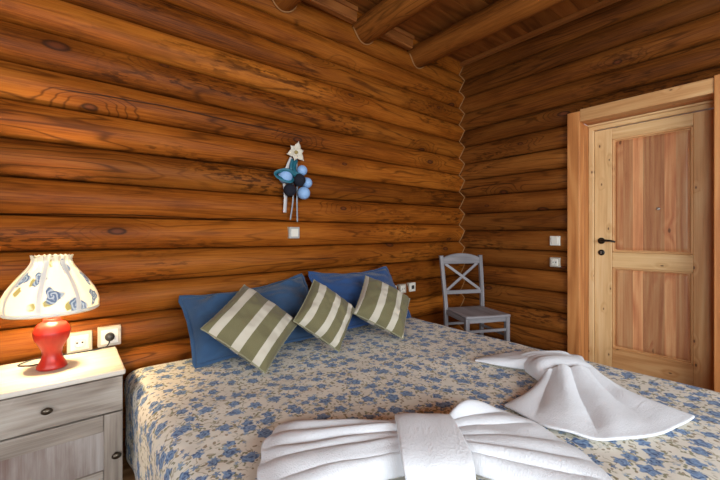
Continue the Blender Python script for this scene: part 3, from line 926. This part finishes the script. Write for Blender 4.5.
# ------------------------------------------------------------------ towels folded into bows
def quad(a, b, c, t): return a * (1 - t) ** 2 + b * 2 * t * (1 - t) + c * t * t
def towel_wing(root, k0, k1, e0, em, e1, seed, nf=6, hk=.045, he=.02, ridge=None, name='wing', amp0=.014, soft=.65, fall=1.2):
    """fan of cloth from the knot edge (k0-k1) to the flared end (e0-em-e1), in bed coordinates"""
    k0, k1, e0, em, e1 = [Vector((p[0], p[1], 0)) for p in (k0, k1, e0, em, e1)]
    base = BZ + .006
    em = em * 2 - (e0 + e1) / 2          # the end passes through em
    def fn(u, v):
        a = k0.lerp(k1, v); b = quad(e0, em, e1, v)
        s = u
        side = (v - .5) * 2
        n1 = noise.noise(Vector((v * 3 + seed, s * 1.2, seed))); n2 = noise.noise(Vector((v * 7, s * 3, seed + 4)))
        arch = max(0., 1 - abs(side) ** 5) ** .5
        vv = v + .05 * n1 + .03 * math.sin(seed + v * 9)
        f = abs(math.sin(vv * nf * PI + seed)) ** soft          # rounded puffs, sharp creases between
        grow = math.sin(PI * min(1., .12 + s * .80)) ** .7
        tall = (.45 + .55 * abs(math.sin(seed * 3 + math.floor(vv * nf + seed / PI) * 2.3)))
        z = (hk * (1 - s) ** fall + he * (1 - .3 * smooth01(.85, 1, s))) * arch
        z += amp0 * grow * f * tall * (.3 + .7 * arch) * (1 - .5 * smooth01(.75, 1, s)) + .006 * n2 * arch
        if ridge: z += ridge[1] * math.exp(-((v - ridge[0]) / ridge[2]) ** 2) * math.sin(PI * min(1, .15 + .95 * s))
        z = max(z, .004)
        p = a.lerp(b, s)
        d = (b - a).normalized()
        q = p + d * (.014 * noise.noise(Vector((v * 6 + seed, 2.2, 0))) * s)
        bow = math.sin(PI * s) * side * .012
        q += Vector((-d.y, d.x, 0)) * -bow
        return (q.x, q.y, base + z), (s * .5, v * (.15 + .45 * s))
    return MB().grid(50, 96, fn).build(name, M['terry'], root, solid=.010, sub=1)
def towel_band(root, back, front, half, hmid, seed, skew=(0, 0), thick=.016, crease=0., roll=.03, arc=0.):
    """strap wrapped over the waist of the bow: from the back, over the top, to the front"""
    bk, fr = Vector((*back, 0)), Vector((*front, 0))
    ax = (fr - bk); L = ax.length; ax.normalize(); side = Vector((-ax.y, ax.x, 0))
    def fn(u, v):
        a = PI * v
        sq = math.copysign(abs(math.cos(a)) ** .7, -math.cos(a)) * L / 2
        z = math.sin(a) ** .5 * hmid
        w = (u - .5) * 2
        z *= 1 - roll * abs(w) ** (6 if roll < .1 else 2.5)
        n1 = noise.noise(Vector((w * 1.5 + seed, v * 3, 0)))
        hw = half * (1 + .08 * math.sin(a) + .05 * n1)
        p = (bk + fr) / 2 + ax * sq + side * w * hw + side * (skew[0] + (skew[1] - skew[0]) * v)
        p += side * arc * (math.sin(a) - .4)
        z += .004 * n1 - crease * abs(math.sin(w * 3.2 + v * 2 + seed)) ** 4
        return (p.x, p.y, BZ + .010 + max(z, 0)), (w * hw, v * .3)
    return MB().grid(28, 44, fn).build('band', M['terry'], root, solid=thick, sub=1)
tw1 = thing('towel', (.775, .66, BZ), 'white towel folded into a bow, the nearest one at the foot of the bed', 'towel', 'white towels folded into bows')
towel_wing(tw1, (.825, .80), (.70, .655), (.585, 1.085), (.43, .97), (.34, .76), 2.0, 5, .030, .034)
towel_wing(tw1, (.945, .72), (.83, .575), (1.165, .77), (1.175, .47), (.99, .24), 5.3, 6, .030, .022, ridge=(.09, .040, .08))
towel_band(tw1, (.882, .775), (.700, .552), .083, .080, 3.)
tw2 = thing('towel', (1.68, .64, BZ), 'white towel twisted into a bow, the farther one, on the door side of the bed', 'towel', 'white towels folded into bows')
towel_wing(tw2, (1.66, .82), (1.82, .64), (1.585, 1.04), (1.86, .92), (2.06, .715), 8.1, 3, .040, .018)
towel_wing(tw2, (1.575, .70), (1.76, .545), (1.265, .70), (1.27, .385), (1.70, .235), 1.75, 3, .056, .016, amp0=.017, soft=.9, fall=3.)
towel_band(tw2, (1.600, .748), (1.800, .590), .095, .078, 9., skew=(.0, .0), crease=.007, roll=.5, arc=.055)
towel_band(tw2, (1.70, .86), (1.90, .70), .050, .060, 4., skew=(-.02, .01), crease=.004, roll=.4)

# ------------------------------------------------------------------ chair in the corner
ca = math.radians(-25)
CH = basis((math.cos(ca), math.sin(ca), 0), (-math.sin(ca), math.cos(ca), 0), (0, 0, 1), (2.675, 1.745, 0))
ch = thing('dining_chair', (0, 0, 0), 'grey painted wooden chair with X-shaped back, in the corner of the log walls', 'chair', M=CH)
SZ = .418; HT = .868
bw, fw2, dp = .175, .195, .175      # half widths at the back and front, half depth
# seat: slightly dished, wider in front
def seat_fn(top):
    def fn(u, v):
        x = (u - .5) * 2; y = (v - .5) * 2
        hw = (fw2 * 1.04) * (1 - v) + (bw * .97) * v
        hw *= 1 - .03 * abs(y) ** 6
        yy = -dp - .025 + (2 * dp + .03) * v
        yy -= .012 * (1 - x * x) * (1 - v)
        z = SZ - (.006 * (1 - x * x) * (1 - y * y) if top else .022)
        if top: z -= .004 * max(abs(x), abs(y)) ** 12
        return (hw * x, yy, z), (yy + 3, hw * x)
    return fn
mb = MB(); mb.grid(24, 24, seat_fn(True), .2); mb.grid(24, 24, seat_fn(False), .2, flip=True)
def rim(u, v):
    k = u * 4; s = int(k) % 4; f = k - int(k)
    uu, vv = [(f, 0), (1, f), (1 - f, 1), (0, 1 - f)][s]
    a = Vector(seat_fn(True)(uu, vv)[0]); b = Vector(seat_fn(False)(uu, vv)[0])
    return b.lerp(a, v), (u * 1.5, v * .02)
mb.grid(96, 1, rim, .2)
mb.build('seat', M['chair_seat'], ch, local=True, weld=True)
def beam_between(p, q, w, t, mat, name, parent, up=(0, 1, 0), bev=.004, r=None):
    p, q = Vector(p), Vector(q); ax = (q - p); L = ax.length; ax.normalize()
    up = Vector(up); x = up.cross(ax).normalized(); y = ax.cross(x)
    R = Matrix((x, y, ax)).transposed()
    return MB().box((p + q) / 2, (w, t, L), 2, M=R, rnd=r).build(name, mat, parent, bevel=bev, local=True)
for s in (-1, 1):
    beam_between((s * fw2 * .93, -dp, 0), (s * fw2 * .93, -dp, SZ - .021), .034, .034, M['chair'], 'leg', ch)
    # rear leg continuing up into the back post, raked
    pts = [(s * bw * 1.02, dp + .035, 0), (s * bw * 1.02, dp + .005, .20), (s * bw * 1.03, dp, SZ), (s * bw * 1.08, dp + .025, .64), (s * bw * 1.12, dp + .058, HT)]
    pts = spline(pts, 8)
    mb = MB()
    def post(u, v, pts=pts, s=s):
        i = min(int(round(u * (len(pts) - 1))), len(pts) - 1); p = pts[i]
        k = v * 4; e = [(-1, -1), (1, -1), (1, 1), (-1, 1), (-1, -1)]
        j = min(int(k), 3); f = k - j
        a, b = e[j], e[j + 1]
        return p + Vector(((a[0] + (b[0] - a[0]) * f) * .0165, (a[1] + (b[1] - a[1]) * f) * .014, 0)), (p.z, v * .12 + s)
    mb.grid(len(pts) - 1, 4, post, .5)
    tp, bt = pts[-1], pts[0]
    for c, fl in ((tp, 1), (bt, -1)):
        V = [c + Vector((a * .0165, b * .014, 0)) for a, b in ((-1, -1), (1, -1), (1, 1), (-1, 1))]
        mb.add(V, [(0, 1, 2, 3) if fl > 0 else (3, 2, 1, 0)], [[(0, 0), (.03, 0), (.03, .03), (0, .03)]], .5, False)
    for i in range(len(mb.sm)): mb.sm[i] = False
    mb.build('leg', M['chair'], ch, local=True, bevel=.004, weld=True)
def yback(z):   # depth of the raked back at height z
    return dp + .058 * smooth01(.40, .95, z) * 1.05
# crest rail with an arched top
def crest(front):
    def fn(u, v):
        x = (u - .5) * 2 * bw * 1.02
        lo = HT - .075; hi = HT - .022 + .040 * (1 - ((u - .5) * 2) ** 2) ** .8
        z = lo + (hi - lo) * v
        return (x, yback(z) - (.011 if front else -.011) + .006 * (1 - ((u - .5) * 2) ** 2), z), (x, z)
    return fn
mb = MB(); mb.grid(24, 5, crest(True), .7); mb.grid(24, 5, crest(False), .7, flip=True)
mb.grid(24, 1, lambda u, v: (Vector(crest(True)(u, 1)[0]).lerp(Vector(crest(False)(u, 1)[0]), v), (u * .4, v * .02)), .7)
mb.grid(24, 1, lambda u, v: (Vector(crest(True)(u, 0)[0]).lerp(Vector(crest(False)(u, 0)[0]), v), (u * .4, v * .02)), .7, flip=True)
mb.build('crest_rail', M['chair'], ch, local=True, weld=True)
beam_between((-bw * 1.02, yback(.545), .545), (bw * 1.02, yback(.545), .545), .034, .018, M['chair'], 'lower_back_rail', ch)
xl = bw * .93
for s in (-1, 1):
    beam_between((-s * xl, yback(.56) + s * .003, .562), (s * xl, yback(.80) + s * .003, HT - .073), .024, .013, M['chair'], 'cross_slat', ch)
zs = SZ - .042
beam_between((-fw2 * .9, -dp, zs), (fw2 * .9, -dp, zs), .04, .018, M['chair'], 'apron', ch)
beam_between((-bw, dp - .002, zs), (bw, dp - .002, zs), .04, .018, M['chair'], 'apron', ch)
for s in (-1, 1):
    beam_between((s * fw2 * .93, -dp + .01, zs), (s * bw * 1.0, dp - .01, zs), .04, .018, M['chair'], 'apron', ch, up=(1, 0, 0))
    beam_between((s * fw2 * .93, -dp + .01, .24), (s * bw * 1.0, dp, .24), .02, .02, M['chair'], 'stretcher', ch, up=(1, 0, 0))
beam_between((-fw2 * .93, -dp, .29), (fw2 * .93, -dp, .29), .022, .02, M['chair'], 'stretcher', ch)
beam_between((-bw, dp + .004, .27), (bw, dp + .004, .27), .022, .02, M['chair'], 'stretcher', ch)

# ------------------------------------------------------------------ hanging ornament on the bed wall
oy = YW - BUL - .012
S = .00675
def op(px, py, out=0.):    # ornament drawing grid: metres on the wall from its centre line
    return Vector((1.190 + (px - 294) * S * 1.12, oy - out, CAMH + (233 - py) * S))
orn = thing('wall_ornament', op(294, 152), 'hanging ornament of blue balls, teal ribbon and cream flower on the log wall', 'ornament')
mb = MB()
fc = op(294, 153, .025)
for k in range(6):
    a = 2 * PI * k / 6 + .3
    dirv = Vector((math.cos(a), -.25, math.sin(a))).normalized()
    sidev = Vector((-math.sin(a), 0, math.cos(a)))
    ln = .078 if k % 2 else .060
    def fn(u, v, dirv=dirv, sidev=sidev, ln=ln):
        w = .026 * math.sin(PI * min(1, .12 + .88 * u)) ** .8 * (1 - u ** 4)
        return fc + dirv * ln * u + sidev * (v - .5) * 2 * w + Vector((0, -.012 * math.sin(PI * u) + .010 * abs(v - .5), 0)), (u, v)
    mb.grid(10, 6, fn)
fl = mb.build('flower', M['petal'], orn, solid=.003)
MB().ball(fc + Vector((0, -.012, 0)), .012).build('flower_heart', M['petal_mid'], fl)
for (px, py, r, m, out) in ((300.5, 170, 5.2, 'ball_light', .03), (283.5, 178, 7.0, 'ball_light', .035), (305.5, 182, 5.4, 'ball_light', .03), (301, 193, 6.4, 'ball_light', .045),
                            (296, 180.5, 6.3, 'ball_dark', .05), (287.5, 191, 6.2, 'ball_dark', .04)):
    b = MB().ball(op(px, py, out), r * S, sq=(1.0, 1, 1)).build('ball', M[m], orn)
    b['label'] = 'pale blue glittery ball' if m == 'ball_light' else 'navy blue fuzzy ball'
def ribbon(pts, w, mat, nm, twist=0.):
    P = spline(pts, 8); m = len(P) - 1
    def fn(u, v):
        i = int(round(u * m)); p = P[i]
        t = (P[min(i + 1, m)] - P[max(i - 1, 0)]).normalized()
        sd = t.cross(Vector((0, 1, 0)))
        if sd.length < .1: sd = Vector((1, 0, 0))
        sd.normalize(); sd = Matrix.Rotation(twist * u, 3, t) @ sd
        return p + sd * (v - .5) * w, (u, v * .05)
    MB().grid(m, 2, fn).build(nm, mat, orn, solid=.0016)
ribbon([op(292, 160, .02), op(290, 168, .03), op(291, 176, .035), op(286, 183, .07), op(277, 181, .06), op(274, 176, .04), op(282, 173, .075), op(291, 177, .075)], .028, M['ribbon'], 'teal_ribbon', .6)
ribbon([op(296, 160, .02), op(293, 166, .03), op(292, 173, .05), op(297, 176, .06)], .022, M['ribbon'], 'teal_ribbon', .3)
ribbon([op(291, 158, .015), op(287, 168, .015), op(284, 178, .012), op(285, 196, .015), op(284.5, 213, .012)], .024, M['ribbon_white'], 'pale_ribbon')
ribbon([op(295, 158, .015), op(293, 180, .012), op(292.5, 200, .014), op(290, 220, .012)], .010, M['ribbon_grey'], 'grey_ribbon')
ribbon([op(296, 158, .015), op(297, 180, .012), op(296.5, 200, .014), op(297, 222, .012)], .010, M['ribbon_grey'], 'grey_ribbon')

# ------------------------------------------------------------------ light
def area(name, loc, target, size, size_y, power, col):
    l = bpy.data.lights.new(name, 'AREA'); l.shape = 'RECTANGLE'; l.size = size; l.size_y = size_y; l.energy = power; l.color = col
    o = bpy.data.objects.new(name, l); COL.objects.link(o); o.location = loc
    o.rotation_euler = (Vector(target) - Vector(loc)).to_track_quat('-Z', 'Y').to_euler(); return o
area('window_daylight', ((WX0 + WX1) / 2, Y0 - .12, 1.45), ((WX0 + WX1) / 2 + .3, .9, 0.), WX1 - WX0, WZ1 - WZ0, 165, (.86, .945, 1.))
area('side_window_daylight', (X0 - .12, (LY0 + LY1) / 2, 1.45), (1.5, (LY0 + LY1) / 2 + 1., .2), LY1 - LY0, WZ1 - WZ0, 120, (.86, .945, 1.))
pl = bpy.data.lights.new('bedside_bulb_light', 'POINT'); pl.energy = 330; pl.color = (1., .74, .41); pl.shadow_soft_size = .035
po = bpy.data.objects.new('bedside_bulb_light', pl); COL.objects.link(po); po.location = (LXc, LYc, LZ + .335)
M_b = bpy.data.objects.get('bulb')
w = bpy.data.worlds.new('World'); sc.world = w; w.use_nodes = True
w.node_tree.nodes['Background'].inputs[0].default_value = (.75, .85, 1., 1); w.node_tree.nodes['Background'].inputs[1].default_value = 1.0

# ------------------------------------------------------------------ camera
cam = bpy.data.cameras.new('camera'); cam.sensor_width = 36; cam.lens = 18.0; cam.shift_y = -7 / 720; cam.clip_start = .02
co_ = bpy.data.objects.new('camera', cam); COL.objects.link(co_)
co_.location = (0, 0, CAMH); co_.rotation_euler = (PI / 2, 0, math.radians(-39.16))
sc.camera = co_
sc.view_settings.view_transform = 'Standard'; sc.view_settings.look = 'None'; sc.view_settings.gamma = 1; sc.view_settings.use_curve_mapping = False
sc.view_settings.exposure = 0.13
sc.cycles.use_denoising = True
sc.cycles.max_bounces = 8; sc.cycles.diffuse_bounces = 5; sc.cycles.transmission_bounces = 4
